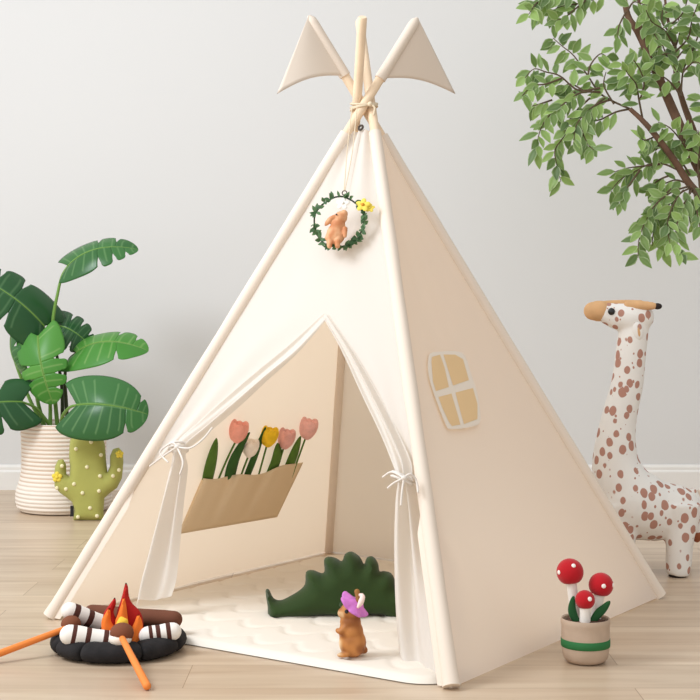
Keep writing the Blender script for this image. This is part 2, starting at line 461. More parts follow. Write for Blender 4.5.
# pennants on two poles
def pennant(i, tip_px, low_px, z0, z1, shade):
    t0, t1 = pole_at(i, z1+.022), pole_at(i, z0)
    mb = MB(); mb.tube([t1, t1.lerp(t0, .3), t1.lerp(t0, .7), pole_at(i, z1), pole_at(i, z1+.012), t0], [.0158, .0152, .0148, .0148, .013, .004], 16)
    o = mb.build('pennant', mat('pennant_canvas', (222, 208, 193), .9, bump=.12, bscale=700), tent)
    tip = P(*tip_px, t1.y+shade); low = P(*low_px, t1.y-.012)
    mb = MB(); rows = []
    for a in range(17):
        v = a/16; A = t0.lerp(t1, v); B = t0.lerp(tip, v) if True else None
        row = []
        for c in range(17):
            u = c/16; p = A.lerp(t0.lerp(tip, v), u)
            p += V((0, -.012*math.sin(PI*u)*v-.004, .016*math.sin(PI*u)*v*v)); row.append(p)
        rows.append(row)
    mb.grid(rows); mb.build('pennant_cloth', mat('pennant_canvas', (222, 208, 193)), o, solid=.003)
pennant(0, (455, 94), (390, 82), pole_top(0, 79), pole_top(0, 26), .12)
pennant(2, (277, 94), (340, 80), pole_top(2, 76), pole_top(2, 24), -.12)
# ------------------------------------------------------------------ quilted mat
m_mat = mat('quilted_cotton', (234, 226, 214), .9, bump=.1, bscale=600, spec=.1)
def bil(u, v): return cFL.lerp(cFR, u).lerp(cBL.lerp(cBR, u), v)
S = 1.16; mb = MB(); rows = []; N1 = 130
def quilt(x, y):
    k = 8.5; col = x*k; fy = y*k*1.1+.5*abs(math.sin(PI*col))
    a = abs(math.sin(PI*fy)); return min(1, a*3)
um = .008
for a in range(N1+1):
    row = []
    for c in range(N1+1):
        u, v = c/N1, a/N1
        x, y = 2*u-1, 2*v-1
        rr = .16; ax, ay = abs(x), abs(y)
        if ax > 1-rr and ay > 1-rr:      # round the corners
            dx, dy = (ax-1+rr)/rr, (ay-1+rr)/rr
            L_ = math.hypot(dx, dy); mxx = max(dx, dy)
            if L_ > 0: f = mxx/L_; dx, dy = dx*f, dy*f
            x = math.copysign(1-rr+dx*rr, x); y = math.copysign(1-rr+dy*rr, y)
        p = bil(.515+x*.5*.925, .5+y*.5*.96)+V((n_front.x, n_front.y, 0))*.038
        e = min(1, min(a, N1-a, c, N1-c)/2.0)
        row.append(p+V((0, 0, .002+(.0075+.006*quilt(u, v))*math.sqrt(e))))
    rows.append(row)
mb.grid(rows)
bot = [[V((p.x, p.y, .001)) for p in (rows[0][0], rows[0][-1])], [V((p.x, p.y, .001)) for p in (rows[-1][0], rows[-1][-1])]]
pm = mb.build('play_mat', m_mat, base=V((base_c.x, base_c.y, 0)))
tag(pm, 'cream quilted floor mat lying inside the tent', 'mat')
ZM = .0155
# ------------------------------------------------------------------ tulips in the pocket
m_leafg = mat('felt_green', (84, 118, 44), .85, var=.15, vscale=30)
m_leafd = mat('felt_dark_green', (52, 92, 40), .85, var=.15, vscale=30)
def tulip(head, rad, tilt, col, root, leaves, label, sh=.03):
    B = on_left(root[0], root[1]+5, .006)
    t = thing('felt_tulip', label, 'flower', B, 'felt tulips in the tent pocket')
    hc = on_left(*head, sh); s = hc.y/F
    up = (hc-on_left(head[0]-tilt*10, head[1]+10, sh)).normalized()
    mb = MB(); st = spline([B, B.lerp(hc, .5), hc-up*rad*s*.8], 6); mb.tube(st, .0028, 8); mb.build('stem', m_leafg, t)
    mc = mat('felt_'+col[0], col[1], .85, var=.10, vscale=60)
    rot = up.to_track_quat('Z', 'Y').to_matrix(); mb = MB(); r = rad*s
    mb.ball(hc, (r*.72, r*.72, r*1.0), rot, 14, 9)
    for k in range(6):                          # overlapping petals
        a = 2*PI*k/6; d = rot @ V((math.cos(a), math.sin(a), 0)); inn = .36 if k % 2 else .5
        rr = rot @ Matrix.Rotation(a, 3, 'Z') @ Matrix.Rotation(R(12), 3, 'Y')
        mb.ball(hc+d*r*inn+up*r*(.05 if k % 2 else .12), (r*.42, r*.62, r*(1.02 if k % 2 else 1.1)), rr, 12, 8)
    mb.build('bloom', mc, t)
    for pts, w, dk in leaves:
        c = spline([on_left(x, y, o) for x, y, o in pts], 6); rows = []
        for q, p in enumerate(c):
            tt = q/(len(c)-1); d = (c[min(q+1, len(c)-1)]-c[max(q-1, 0)]).normalized()
            lat = d.cross(n_left).normalized(); ww = w*s*(math.sin(PI*(.22+.78*tt))**.8)*.5+.0002
            rows.append([p+lat*ww*f-n_left*(.004*(1-f*f)) for f in (-1, -.5, 0, .5, 1)])
        mb = MB(); mb.grid(rows); mb.build('leaf', m_leafd if dk else m_leafg, t, solid=.002)
coral = ('coral', (244, 168, 152)); whitef = ('white', (248, 234, 220)); yel = ('yellow', (240, 196, 40)); pk1 = ('mauve_pink', (232, 172, 164)); pk2 = ('soft_pink', (240, 184, 176))
tulip((238, 433), 10.5, .25, coral, (214, 485), [([(206, 488, .007), (211, 462, .02), (216, 438, .03)], 17, 0)], 'coral pink felt tulip leftmost in the tent pocket')
tulip((250, 449), 9, .2, whitef, (236, 486), [([(228, 488, .007), (234, 460, .024), (249, 432, .03)], 17, 1)], 'white felt tulip lowest in the tent pocket', .036)
tulip((269, 438), 9.5, .3, yel, (255, 483), [([(243, 486, .007), (255, 455, .016), (265, 427, .02)], 11, 1)], 'yellow felt tulip in the middle of the pocket row', .032)
tulip((286, 440), 9.5, .3, pk1, (272, 481), [([(266, 484, .007), (276, 460, .024), (277, 443, .03)], 17, 0)], 'mauve pink felt tulip right of the yellow one', .036)
tulip((308, 430), 10, .3, pk2, (290, 477), [([(284, 481, .007), (293, 456, .022), (300, 436, .03)], 16, 0)], 'soft pink felt tulip at the far right of the pocket', .03)
# ------------------------------------------------------------------ hanging wreath with a rabbit
exf0 = (cFR-cFL).normalized()
exf = V((1, -.22, 0)).normalized(); upf = V((0, 0, 1)); upf = (upf+n_front.cross(exf0).normalized()*(.5 if n_front.cross(exf0).z > 0 else -.5))
upf = (upf-exf*upf.dot(exf)).normalized(); nw = exf.cross(upf).normalized(); nw = nw if nw.y < 0 else -nw
WC = on_front(339, 222, .045); s = WC.y/F
def WP(x, y, o=0): return ray_plane(x, y, WC+nw*o, nw)
wr = thing('hanging_wreath', 'small leafy green wreath ornament with rabbit hanging on the tent front', 'ornament', WC)
m_wire = mat('dark_vine', (44, 58, 44), .7); m_lf = leaf_mat('wreath_leaf', (46, 84, 52), (92, 128, 82), (120, 150, 110), .6)
mb = MB(); RW = 25.5*s
circ = [WC+(exf*math.cos(a)+upf*math.sin(a))*RW*(1+.02*math.sin(5*a)) for a in [2*PI*j/40 for j in range(41)]]
mb.tube(circ, .0022, 8)
mb.tube([c+nw*.002*math.sin(j*1.3)+upf*.0015*math.cos(j*1.3) for j, c in enumerate(circ)], .0014, 6)
mb.build('vine_ring', m_wire, wr)
def leaflet(mb, p, d, n, L_, w, fold=.25, curl=.15, edge=1.0):
    lat = d.cross(n).normalized(); n2 = lat.cross(d); rows = []; vals = []
    for tt, ww in ((0, .06), (.2, .7), (.45, 1), (.7, .72), (.88, .34), (1, .03)):
        q = p+d*L_*tt-n2*L_*curl*tt*tt
        rows.append([q-lat*w*.5*ww+n2*w*fold*ww*.5, q-lat*w*.3*ww+n2*w*fold*.3*ww, q, q+lat*w*.3*ww+n2*w*fold*.3*ww, q+lat*w*.5*ww+n2*w*fold*ww*.5])
        vals.append([edge, .1*edge, .25*edge, .1*edge, edge])
    mb.grid(rows, vals=vals)
mb = MB(); rnd = random.Random(3)
for k in range(210):
    a = rnd.random()*2*PI
    aa = a-2*PI if a > PI else a; dens = 1 if -1.3 < aa < .35 else (.3 if 1.0 < aa < 1.9 else .5)
    if rnd.random() > dens: continue
    c = WC+(exf*math.cos(a)+upf*math.sin(a))*RW
    rad = (exf*math.cos(a)+upf*math.sin(a)); tan = (-exf*math.sin(a)+upf*math.cos(a))
    d = (rad*rnd.uniform(-.7, 1)+tan*rnd.uniform(-1, 1)+nw*rnd.uniform(.1, .8)).normalized()
    leaflet(mb, c+nw*.002, d, (nw+V((rnd.uniform(-.5, .5), rnd.uniform(-.5, .5), rnd.uniform(-.3, .6)))).normalized(), rnd.uniform(.012, .020), rnd.uniform(.008, .012), .08, edge=.5)
mb.build('foliage', m_lf, wr)
m_yel = mat('yellow_petal', (236, 214, 92), .7); m_or = mat('orange_centre', (214, 150, 50), .7); m_wp = mat('white_petal', (240, 236, 228), .8)
def blossom(cx, cy, o, r, mp, mc, n=5):
    c = WP(cx, cy, o); mb = MB()
    nn = (nw+V((0, 0, .3))).normalized(); a1 = nn.orthogonal().normalized(); a2 = nn.cross(a1)
    for k in range(n):
        a = 2*PI*k/n; d = a1*math.cos(a)+a2*math.sin(a)
        rot = Matrix((d, nn.cross(d), nn)).transposed()
        mb.ball(c+d*r*.55, (r*.55, r*.4, r*.16), rot, 12, 8)
    o2 = mb.build('blossom', mp, wr); mb = MB(); mb.ball(c+nn*r*.15, r*.25, n=10, k=6); mb.build('blossom_centre', mc, o2); return o2
blossom(363, 205, .010, .018, m_yel, m_or)['label'] = 'yellow blossom'; blossom(370, 208, .004, .012, m_yel, m_yel)['label'] = 'small yellow blossom'
blossom(343, 203.5, .004, .017, m_wp, m_wp)['label'] = 'white blossom'
m_rab = attr_mat('rabbit_paint', rough=.55, bump=.1)
def rab_col(p):
    q = p-WP(336, 236, .012); a = sst(.5+noise.noise(p*60)*.9)
    return tuple(lerp(x, y, a) for x, y in zip((192, 124, 80), (226, 172, 130)))
def rabfill(mb):
    mb.ball(WP(336, 234, .010), (.024, .021, .027)); mb.ball(WP(338, 226, .012), (.019, .018, .022))
    mb.ball(WP(341, 217.5, .014), (.0165, .0155, .0165)); mb.ball(WP(344, 214, .016), (.010, .011, .011))
    mb.tube(spline([WP(338, 216, .018), WP(331, 219, .020), WP(325.5, 225, .020)], 5), [.005, .0062, .0068, .007, .007, .007, .0072, .007, .0062, .005, .003], 10, round_caps=True)
    for x, y in ((329.5, 241), (337.5, 241)):
        mb.tube([WP(x+1.5, 236, .016), WP(x, y, .022), WP(x, 246, .030)], [.0095, .0085, .0068], 10, round_caps=True)
    mb.tube([WP(345, 229, .018), WP(345, 236, .026)], [.007, .005], 10, round_caps=True)
    mb.tube([WP(331, 229, .018), WP(327, 238, .018)], [.007, .006], 10, round_caps=True)
rb = blob('rabbit', rabfill, .0016, m_rab, wr, 3, rab_col); rb['label'] = 'brown rabbit sitting inside the ring'
m_eye = mat('black_bead', (18, 16, 16), .15, spec=.6)
mb = MB(); mb.ball(WP(336.5, 214.5, .030), .0024, n=10, k=6); mb.build('eye', m_eye, rb)
mb = MB(); rt = WP(344.5, 193, .004)
mb.tube([rt+(exf*math.cos(a)+upf*math.sin(a))*.006 for a in [2*PI*j/16 for j in range(17)]], .0014, 8); mb.build('hanging_ring', m_dark, wr)
mb = MB()
for dx, px in ((-.004, 352), (.003, 357)):
    mb.tube(spline([rt+upf*.006+exf*dx*.3, rt.lerp(P(px, 112, CR.y-.055), .5)+exf*dx-nw*.003, P(px, 108, CR.y-.053)], 6), .0013, 6)
mb.build('hanging_cord', m_cord, wr)
# ------------------------------------------------------------------ dinosaur cushion
m_dino = mat('dark_green_velour', (44, 65, 26), .9, bump=.2, bscale=500, sheen=.15, var=.12, vscale=10)
dg_ = G(300, 618, ZM); YD = dg_.y+.05
dn = thing('dinosaur_cushion', 'dark green stuffed dinosaur with spiky back lying on the tent mat', 'toy', V((P(345, 600, YD).x, YD, ZM)))
out = [(265.5, 591), (269, 589.5), (273.5, 598), (281, 600), (290, 596), (299, 590.5), (305, 584)]
spk = [((305, 584), (306, 572), (313, 570), (321, 573), (324.5, 571)), ((324.5, 571), (324, 560), (328.5, 556.5), (336, 558), (342, 561)),
       ((342, 561), (345, 554), (352, 551.5), (360, 557), (364, 564)), ((364, 564), (367, 557.5), (373, 556.5), (378, 563), (379.5, 571)),
       ((379.5, 571), (384, 571), (391, 573), (395, 580), (396, 585))]
for sp in spk: out += list(sp[1:])
out += [(404, 583), (414, 580), (424, 583), (430, 591), (429, 600), (420, 606), (408, 608), (403, 612), (401, 618), (388, 618.5), (382, 615), (360, 615), (355, 619), (342, 619), (335, 616), (318, 616), (300, 618), (280, 618.5), (269, 618), (267.5, 606)]
mb = MB(); puff(mb, smooth_outline(out, 3), .05, lambda x, y: P(x, y, YD), V((0, -1, 0)), 2.6, D=17)
mb.build('body', m_dino, dn)
# near feet
for x in (349,):
    mb = MB(); mb.ball(P(x, 604, YD-.045), (.026, .026, .014), n=16, k=10); mb.build('foot', m_dino, dn)
# ------------------------------------------------------------------ rodent figurine with flower hat
fg = G(351, 656.5, ZM); s = fg.y/F; YF = fg.y
fgth = thing('rabbit_figurine', 'brown animal figurine wearing a purple flower hat on the tent mat', 'figurine', V((fg.x, YF, ZM)))
m_fig = attr_mat('figurine_paint', rough=.5, bump=.12, bscale=220, spec=.4)
def FP(x, y, d=0): return P(x, y, YF+d)
def fig_col(p):
    q = (p-FP(351, 640))/s; a = sst(.5+noise.noise(p*45)*1.1)
    c = tuple(lerp(x, y, a) for x, y in zip((142, 82, 34), (190, 125, 64)))
    w = sst((-q.x-7)/6)*sst((q.z+16)/6)*sst((5-q.z)/6)      # cream belly on its left
    w = max(w, .6*sst((-q.x-5.5)/3)*sst((q.z-22)/3)*sst((31-q.z)/3))
    return tuple(lerp(x, y, w) for x, y in zip(c, (238, 214, 178)))
def figfill(mb):
    mb.ball(FP(352.5, 642.5), (14.0*s, 13*s, 15*s)); mb.ball(FP(351, 632), (12.6*s, 11.5*s, 13.5*s)); mb.ball(FP(350.5, 622), (10.8*s, 10*s, 9.5*s))
    mb.ball(FP(350, 612), (10.2*s, 9.5*s, 10.2*s)); mb.ball(FP(342.5, 613), (5.2*s, 5.5*s, 5.4*s)); mb.ball(FP(341, 611), (2.5*s, 2.6*s, 2.4*s))
    mb.ball(FP(356, 647, -.012), (9*s, 8*s, 9*s)); mb.ball(FP(364, 650, .004), 4*s)
    for d in (-.014, .012):
        mb.tube([FP(346, 627, d), FP(340.5, 633, d*1.2), FP(337.5, 630.5, d*.8)], [4*s, 3.2*s, 2.6*s], 10, round_caps=True)
        mb.ball(FP(343.5, 655, d*1.3), (7*s, 4.2*s, 2.6*s))
fb = blob('body', figfill, .0028, m_fig, fgth, 3, fig_col)
for d in (-1,):
    mb = MB(); mb.ball(FP(346.5, 611.5, -.0195), (2.0*s, 1.4*s, 2.1*s), n=12, k=8); mb.build('eye', m_eye, fgth)
m_pet = mat('orchid_petal', (204, 120, 198), .6, var=.15, vscale=50); m_petl = mat('pale_petal', (240, 214, 206), .6); m_stm = mat('brown_stalk', (150, 104, 52), .7)
hc = FP(354, 605, -.002); hup = V((.60, -.30, .74)).normalized(); h1 = V((1, 0, -.5)); h1 = (h1-hup*h1.dot(hup)).normalized(); h2 = hup.cross(h1)
rows = []
for q in range(9):
    t = q/8; row = []
    for k in range(60):
        a = 2*PI*k/60; lob = .80+.20*abs(math.cos(2.5*a))
        r = t*17*s*(lerp(1, lob, t)); row.append(hc+(h1*math.cos(a)+h2*math.sin(a))*(r+.0004)+hup*(6.5*s*(1-t)**1.0+2.0*s*t*t*math.cos(5*a)*.5-.5*s))
    rows.append(row)
mb = MB(); mb.grid(rows, closed=True); hat = mb.build('flower_hat', m_pet, fgth, solid=.003)
mb = MB(); mb.tube(spline([hc+hup*4*s, hc+hup*7*s, FP(357, 591.5)], 4), [.0045]*3+[.0055]*4+[.006]*2, 10, round_caps=True); mb.build('stalk', m_stm, hat)
mb = MB(); mb.tube(spline([FP(358, 607, -.028), FP(361, 602, -.022), FP(362.5, 596, -.012), FP(359, 595, -.004)], 4), [.003, .004, .005, .006, .0065, .0065, .006, .006, .005, .005, .004, .004, .003], 10, round_caps=True); mb.build('curled_petal', m_petl, hat)
# ------------------------------------------------------------------ soft campfire set
CC = V((P(118.5, 650, 3.25).x, 3.255, 0)); YC = CC.y; s = YC/F
m_char = mat('charcoal_plush', (38, 36, 37), .95, bump=.5, bscale=300, var=.25, vscale=40)
fire = thing('campfire_base', 'charcoal grey plush ring of stones holding the toy logs', 'toy', CC)
bounds = [211, 244, 300, 342, 387, 432, 477, 524, 571]
for k in range(8):
    mb = MB(); rows = []; am = R((bounds[k]+bounds[k+1])/2); half = R((bounds[k+1]-bounds[k])/2)*1.015; RR = .124
    for q in range(25):
        t = -1+q/12; a = am+half*t; arc = half*RR; e = max(0, 1-(1-abs(t))*arc/.016)      # rounded ends
        rr = .62+.38*math.sqrt(max(0, 1-e*e))
        rows.append([CC+V(((RR+.033*rr*math.cos(2*PI*j/20))*math.cos(a), (RR+.033*rr*math.cos(2*PI*j/20))*math.sin(a), .0235+.0225*rr*math.sin(2*PI*j/20))) for j in range(20)])
    mb.grid(rows, closed=True); n0 = len(mb.v)
    mb.f += [tuple(range(19, -1, -1)), tuple(n0-20+j for j in range(20))]; mb.m += [0, 0]
    mb.build('stone', m_char, fire)
mb = MB(); mb.lathe(CC, [(.11, .004), (.116, .012), (.11, .018), (.05, .02), (.002, .02)], 36); mb.build('bottom_pad', m_char, fire)
m_bark = mat('brown_felt', (112, 68, 50), .9, bump=.2, bscale=400, var=.12, vscale=25); m_birch = mat('birch_white_felt', (240, 235, 228), .9, bump=.15, bscale=400)
m_stripe = mat('dark_brown_felt', (84, 48, 40), .9, bump=.2, bscale=400)
def log(name, a, bb, r, stripes, label, group, end_mat=None):
    n = 60; ts = [i/n for i in range(n+1)]
    pts = [a.lerp(bb, t) for t in ts]; ms = []
    for t in ts: ms.append(1 if any(x0 <= t < x1 for x0, x1 in stripes) else 0)
    mb = MB(); mb.tube(pts, [r*(1+.03*math.sin(9*t)) for t in ts], 22, round_caps=True, mats=ms)
    return tag(mb.build(name, [m_birch if stripes else m_bark, m_stripe], base=V((a.x, a.y, min(a.z, bb.z)-r))), label, 'toy log', group)
log('toy_log', P(70, 635, YC-.095), P(113, 642, YC-.075), 10*s, [(.02, .13), (.34, .46), (.74, .86)], 'white striped toy log nearest the front left of the campfire', 'white toy logs with brown stripes')
log('toy_log', P(70, 611, YC+.02), P(116, 629, YC+.07), 8.8*s, [(.03, .15), (.32, .44), (.64, .75)], 'white striped toy log raised behind the front left log', 'white toy logs with brown stripes')
log('toy_log', P(172.5, 631.5, YC-.05), P(148, 635.5, YC-.06), 8.8*s, [(.06, .24), (.48, .66), (.80, .94)], 'white striped toy log at the right of the campfire', 'white toy logs with brown stripes')
log('toy_log', P(92, 613, YC+.115), P(174, 619.5, YC+.085), 8.6*s, [], 'long plain brown toy log across the back of the campfire', None)
# flame
m_red = mat('dark_red_felt', (176, 30, 26), .9, bump=.15); m_org = mat('orange_felt', (236, 120, 44), .9, bump=.15); m_ylw = mat('yellow_felt', (246, 200, 70), .9, bump=.15)
flame = thing('toy_flame', 'red and orange felt flame standing among the toy logs', 'toy', V((P(124, 640, YC).x, YC, .03)))
def fpuff(name, outl, Y, T, m, parent, D=None, step=2.2):
    mb = MB(); puff(mb, smooth_outline(outl, 3), T, lambda x, y: P(x, y, Y), V((0, -1, 0)), step, D); return mb.build(name, m, parent)
YFm = YC-.035
fpuff('outer_flame', [(117, 612), (119.5, 604), (122, 596), (124.5, 586), (126, 582.5), (128, 587), (129, 596), (132, 603), (138, 609), (142, 616), (143.5, 628), (141, 642), (132, 648), (120, 646), (115, 630)], YFm, .014, m_red, flame, 8)
fpuff('side_flame', [(103, 616), (107, 608), (112, 601), (115, 597.5), (116, 604), (113.5, 612), (117, 622), (116, 640), (108, 644), (104, 632)], YFm-.004, .012, m_red, flame, 6)
fpuff('inner_flame', [(101.5, 621), (105, 614), (109, 608), (110.5, 612), (111, 621), (115, 628), (114, 642), (106, 644), (102, 634)], YFm-.016, .010, m_org, flame, 6)
fpuff('inner_flame', [(115, 624), (118, 614), (121, 605), (123.5, 597.5), (126, 604), (127.5, 616), (129, 628), (128, 644), (119, 645)], YFm-.020, .010, m_org, flame, 6)
fpuff('inner_flame', [(131, 630), (134.5, 622), (138, 614.5), (142, 621), (143, 632), (140.5, 644), (134, 648), (130, 642)], YFm-.020, .010, m_org, flame, 6)
fpuff('flame_core', [(115, 628), (118.5, 619), (121, 616.5), (125, 618), (128, 621), (127, 634), (124, 641), (117, 640)], YFm-.030, .008, m_ylw, flame, 5)
# roasting sticks
m_stick = mat('orange_stick', (236, 136, 62), .6); m_mw = mat('toasted_brown_felt', (122, 72, 50), .9, bump=.2); m_mww = mat('marshmallow_white', (240, 230, 218), .9)
def stick(a, tip, head, label, r=.0078):
    t = thing('roasting_stick', label, 'toy stick', V((a.x, a.y, a.z-r)), 'orange toy roasting sticks')
    mb = MB(); mb.tube([a, a.lerp(tip, .5), tip], [r*1.1, r, r*.9], 14, round_caps=True); mb.build('stick', m_stick, t)
    d = (tip-a).normalized(); rot = d.to_track_quat('Z', 'Y').to_matrix()
    mb = MB(); mb.ball(tip+V((0, .012, .004)), (head*1.12, head*1.1, head*.95), None, 20, 12); o = mb.build('marshmallow', m_mw, t); o['label'] = 'toasted brown marshmallow'
    mb = MB(); mb.ball(tip+V((-.003, .008, -.008)), (head*1.08, head*1.0, head*.72), None, 20, 12); mb.build('marshmallow_underside', m_mww, o)
s1 = G(147, 686, .009); stick(V((s1.x, s1.y, .009)), P(121, 636, YC-.125), 10.4*s, 'orange stick with toasted tip leaning on the front of the campfire')
t2 = P(70, 627, YC-.025); d2 = P(0, 659, YC-.12)
a2 = t2+(d2-t2)*1.33
stick(V((a2.x, a2.y, max(a2.z, .009))), t2, 9*s, 'orange stick reaching in from the left edge to the campfire')
# ------------------------------------------------------------------ mushroom pot
YM = 3.145; s = YM/F; MC = V((P(585.5, 640, YM).x, YM, 0))
mp_ = thing('mushroom_pot', 'small beige plush pot of three red toy mushrooms on the floor beside the tent', 'toy', MC)
m_pot = mat('beige_plush', (190, 168, 148), .95, bump=.35, bscale=450, var=.06, vscale=30); m_band = mat('green_ribbon', (44, 112, 62), .7, bump=.1)
m_soil = mat('brown_plush_soil', (92, 66, 54), .95, bump=.6, bscale=250); m_cap = mat('red_plush', (180, 14, 28), .9, bump=.2, bscale=450, sheen=.2)
m_mst = mat('white_plush', (238, 232, 224), .95, bump=.2, bscale=450); m_spot = mat('white_spot', (244, 236, 230), .8); m_ml = mat('deep_green_felt', (36, 84, 46), .9, bump=.15)
rt_ = 24*s
prof = [(.55*rt_, .001), (.80*rt_, .003), (.92*rt_, .012), (.98*rt_, .028), (1.0*rt_, .045), (1.0*rt_, .07), (1.0*rt_, .083), (1.02*rt_, .087), (1.02*rt_, .095), (.99*rt_, .099), (.93*rt_, .097), (.92*rt_, .085)]
mb = MB(); mb.lathe(MC, prof, 48); mb.build('pot', m_pot, mp_)
mb = MB(); mb.lathe(MC, [(1.0*rt_, .036), (1.02*rt_, .037), (1.025*rt_, .045), (1.02*rt_, .053), (1.0*rt_, .054)], 48, capb=False); mb.build('ribbon', m_band, mp_)
mb = MB(); mb.lathe(MC, [(.93*rt_, .083), (.85*rt_, .091), (.5*rt_, .096), (.002, .097)], 36); mb.build('soil', m_soil, mp_)
for cx, cy, r, dy, base, dots, lab in ((570, 572, 13.6, .018, (576, 627), [(-.9, .05, 0), (.15, .62, 0)], 'tall left mushroom'),
                                   (601, 585, 12.4, .016, (595, 627), [(.05, .1, 0), (.92, .05, 0)], 'right mushroom'),
                                   (585, 600, 9.8, -.022, (585, 629), [(.35, .28, 0)], 'short front mushroom')):
    c = P(cx, cy, YM+dy); R_ = r*s; tb = V((P(base[0], base[1], YM+dy).x, YM+dy, .09))
    d = (c-tb).normalized(); mb = MB(); mb.tube([tb, tb.lerp(c, .5), c], [5.6*s, 5.2*s, 5.6*s], 18); st = mb.build('mushroom_stem', m_mst, mp_)
    rot = d.to_track_quat('Z', 'Y').to_matrix(); mb = MB()
    K = 14; rows = []
    for q in range(K+1):
        a = PI*q/K; z = -math.cos(a); rr = math.sin(a); z = z if z > -.75 else -.75+(z+.75)*.4
        rows.append([c+rot @ V((R_*max(rr, .01)*math.cos(2*PI*k/28), R_*max(rr, .01)*math.sin(2*PI*k/28), R_*z)) for k in range(28)])
    mb.grid(rows, closed=True); cap = mb.build('mushroom_cap', m_cap, mp_); cap['label'] = 'red cap of the '+lab
    for x, z, y in dots:
        q = V((x, -math.sqrt(max(.02, 1-min(.98, x*x+z*z))), z)).normalized()
        mb = MB(); rq = q.to_track_quat('Z', 'Y').to_matrix(); mb.ball(c+q*R_*.985, (2.3*s, 2.3*s, 1.0*s), rq, 12, 8); mb.build('white_spot', m_spot, cap)
for pts, w in (([(578, 624), (573, 614), (572, 606), (573.5, 596)], 8.5), ([(592, 622), (598, 614), (604, 608), (610, 601)], 9)):
    c = [P(x, y, YM-.018) for x, y in pts]; c = spline(c, 5); mb = MB()
    rad = [max(.001, w*.5*s*math.sin(PI*(.15+.83*q/(len(c)-1)))**.7) for q in range(len(c))]
    rows = []
    for q, p in enumerate(c):
        d = (c[min(q+1, len(c)-1)]-c[max(q-1, 0)]).normalized(); lat = d.cross(V((0, -1, 0))).normalized(); n2 = V((0, -1, 0))
        rows.append([p+lat*rad[q]*math.cos(2*PI*k/14)+n2*rad[q]*.45*math.sin(2*PI*k/14) for k in range(14)])
    mb.grid(rows, closed=True); n0 = len(mb.v); mb.f += [tuple(range(13, -1, -1)), tuple(n0-14+j for j in range(14))]; mb.m += [0, 0]
    mb.build('leaf', m_ml, mp_)
# ------------------------------------------------------------------ monstera in rope basket
YP = 5.53; s = YP/F; PC = V((P(64, 500, YP).x, YP, 0))
pl = thing('potted_monstera', 'large monstera plant in a cream rope basket by the back wall', 'plant', PC)
def basket_mat():
    m = mat('coiled_cotton_rope', (236, 226, 214), .95, bump=.3, bscale=300); N = m.node_tree.nodes; L = m.node_tree.links
    tc = N.new('ShaderNodeTexCoord'); sx = N.new('ShaderNodeSeparateXYZ'); L.new(tc.outputs['Object'], sx.inputs[0])
    md = N.new('ShaderNodeMath'); md.operation = 'PINGPONG'; md.inputs[1].default_value = .0078; L.new(sx.outputs['Z'], md.inputs[0])
    mr = N.new('ShaderNodeMapRange'); mr.inputs[1].default_value = .0; mr.inputs[2].default_value = .0045; L.new(md.outputs[0], mr.inputs[0])
    n = N.new('ShaderNodeTexNoise'); n.inputs['Scale'].default_value = 9; L.new(tc.outputs['Object'], n.inputs['Vector'])
    hi = N.new('ShaderNodeMapRange'); hi.inputs[1].default_value = .10; hi.inputs[2].default_value = .13; L.new(sx.outputs['Z'], hi.inputs[0])
    low = N.new('ShaderNodeMix'); low.data_type = 'RGBA'; L.new(hi.outputs[0], low.inputs[0])
    low.inputs[6].default_value = (*lin((222, 209, 196)), 1); low.inputs[7].default_value = (*lin((212, 184, 162)), 1)
    mx = N.new('ShaderNodeMix'); mx.data_type = 'RGBA'; L.new(mr.outputs[0], mx.inputs[0]); L.new(low.outputs[2], mx.inputs[6])
    mx.inputs[7].default_value = (*lin((240, 231, 220)), 1); L.new(mx.outputs[2], N['Principled BSDF'].inputs['Base Color'])
    return m
hb = .345; rb_ = [(.80, 0), (.97, .004), (1.06, .018), (1.10, .045), (1.085, .085), (1.0, .13), (.965, .17), (.965, .25), (.985, .32), (.99, .345)]
def rad_at(z):
    for (r0, z0), (r1, z1) in zip(rb_, rb_[1:]):
        if z0 <= z <= z1: return lerp(r0, r1, (z-z0)/(z1-z0))
    return rb_[-1][0]
Rp = 43*s; prof = []; nco = 22
for k in range(nco):
    z0 = hb*k/nco
    for j in range(6):
        z = z0+hb/nco*j/6; a = math.sin(PI*(j+.5)/6); prof.append((Rp*rad_at(z)+.0045*a-.002, max(z, .001)))
prof += [(Rp*.99, hb), (Rp*.965, hb+.003), (Rp*.945, hb-.004), (Rp*.94, hb-.03), (Rp*.92, hb-.05)]
mb = MB(); mb.lathe(PC, prof, 56); mb.build('rope_basket', basket_mat(), pl)
m_dirt = mat('potting_soil', (66, 52, 42), .95, bump=.8, bscale=120)
mb = MB(); mb.lathe(PC, [(Rp*.93, hb-.045), (Rp*.5, hb-.035), (.002, hb-.033)], 36); mb.build('soil', m_dirt, pl)
m_mon = leaf_mat('monstera_green', (52, 104, 54), (68, 126, 64), (128, 172, 112), .27); m_mon2 = leaf_mat('monstera_fresh_green', (72, 142, 54), (94, 160, 66), (160, 196, 120), .35); m_mond = leaf_mat('monstera_dark_green', (38, 84, 46), (50, 98, 54), (104, 146, 98), .27)
m_pet2 = mat('green_petiole', (110, 150, 66), .5); m_petd = mat('dark_petiole', (58, 66, 40), .5)
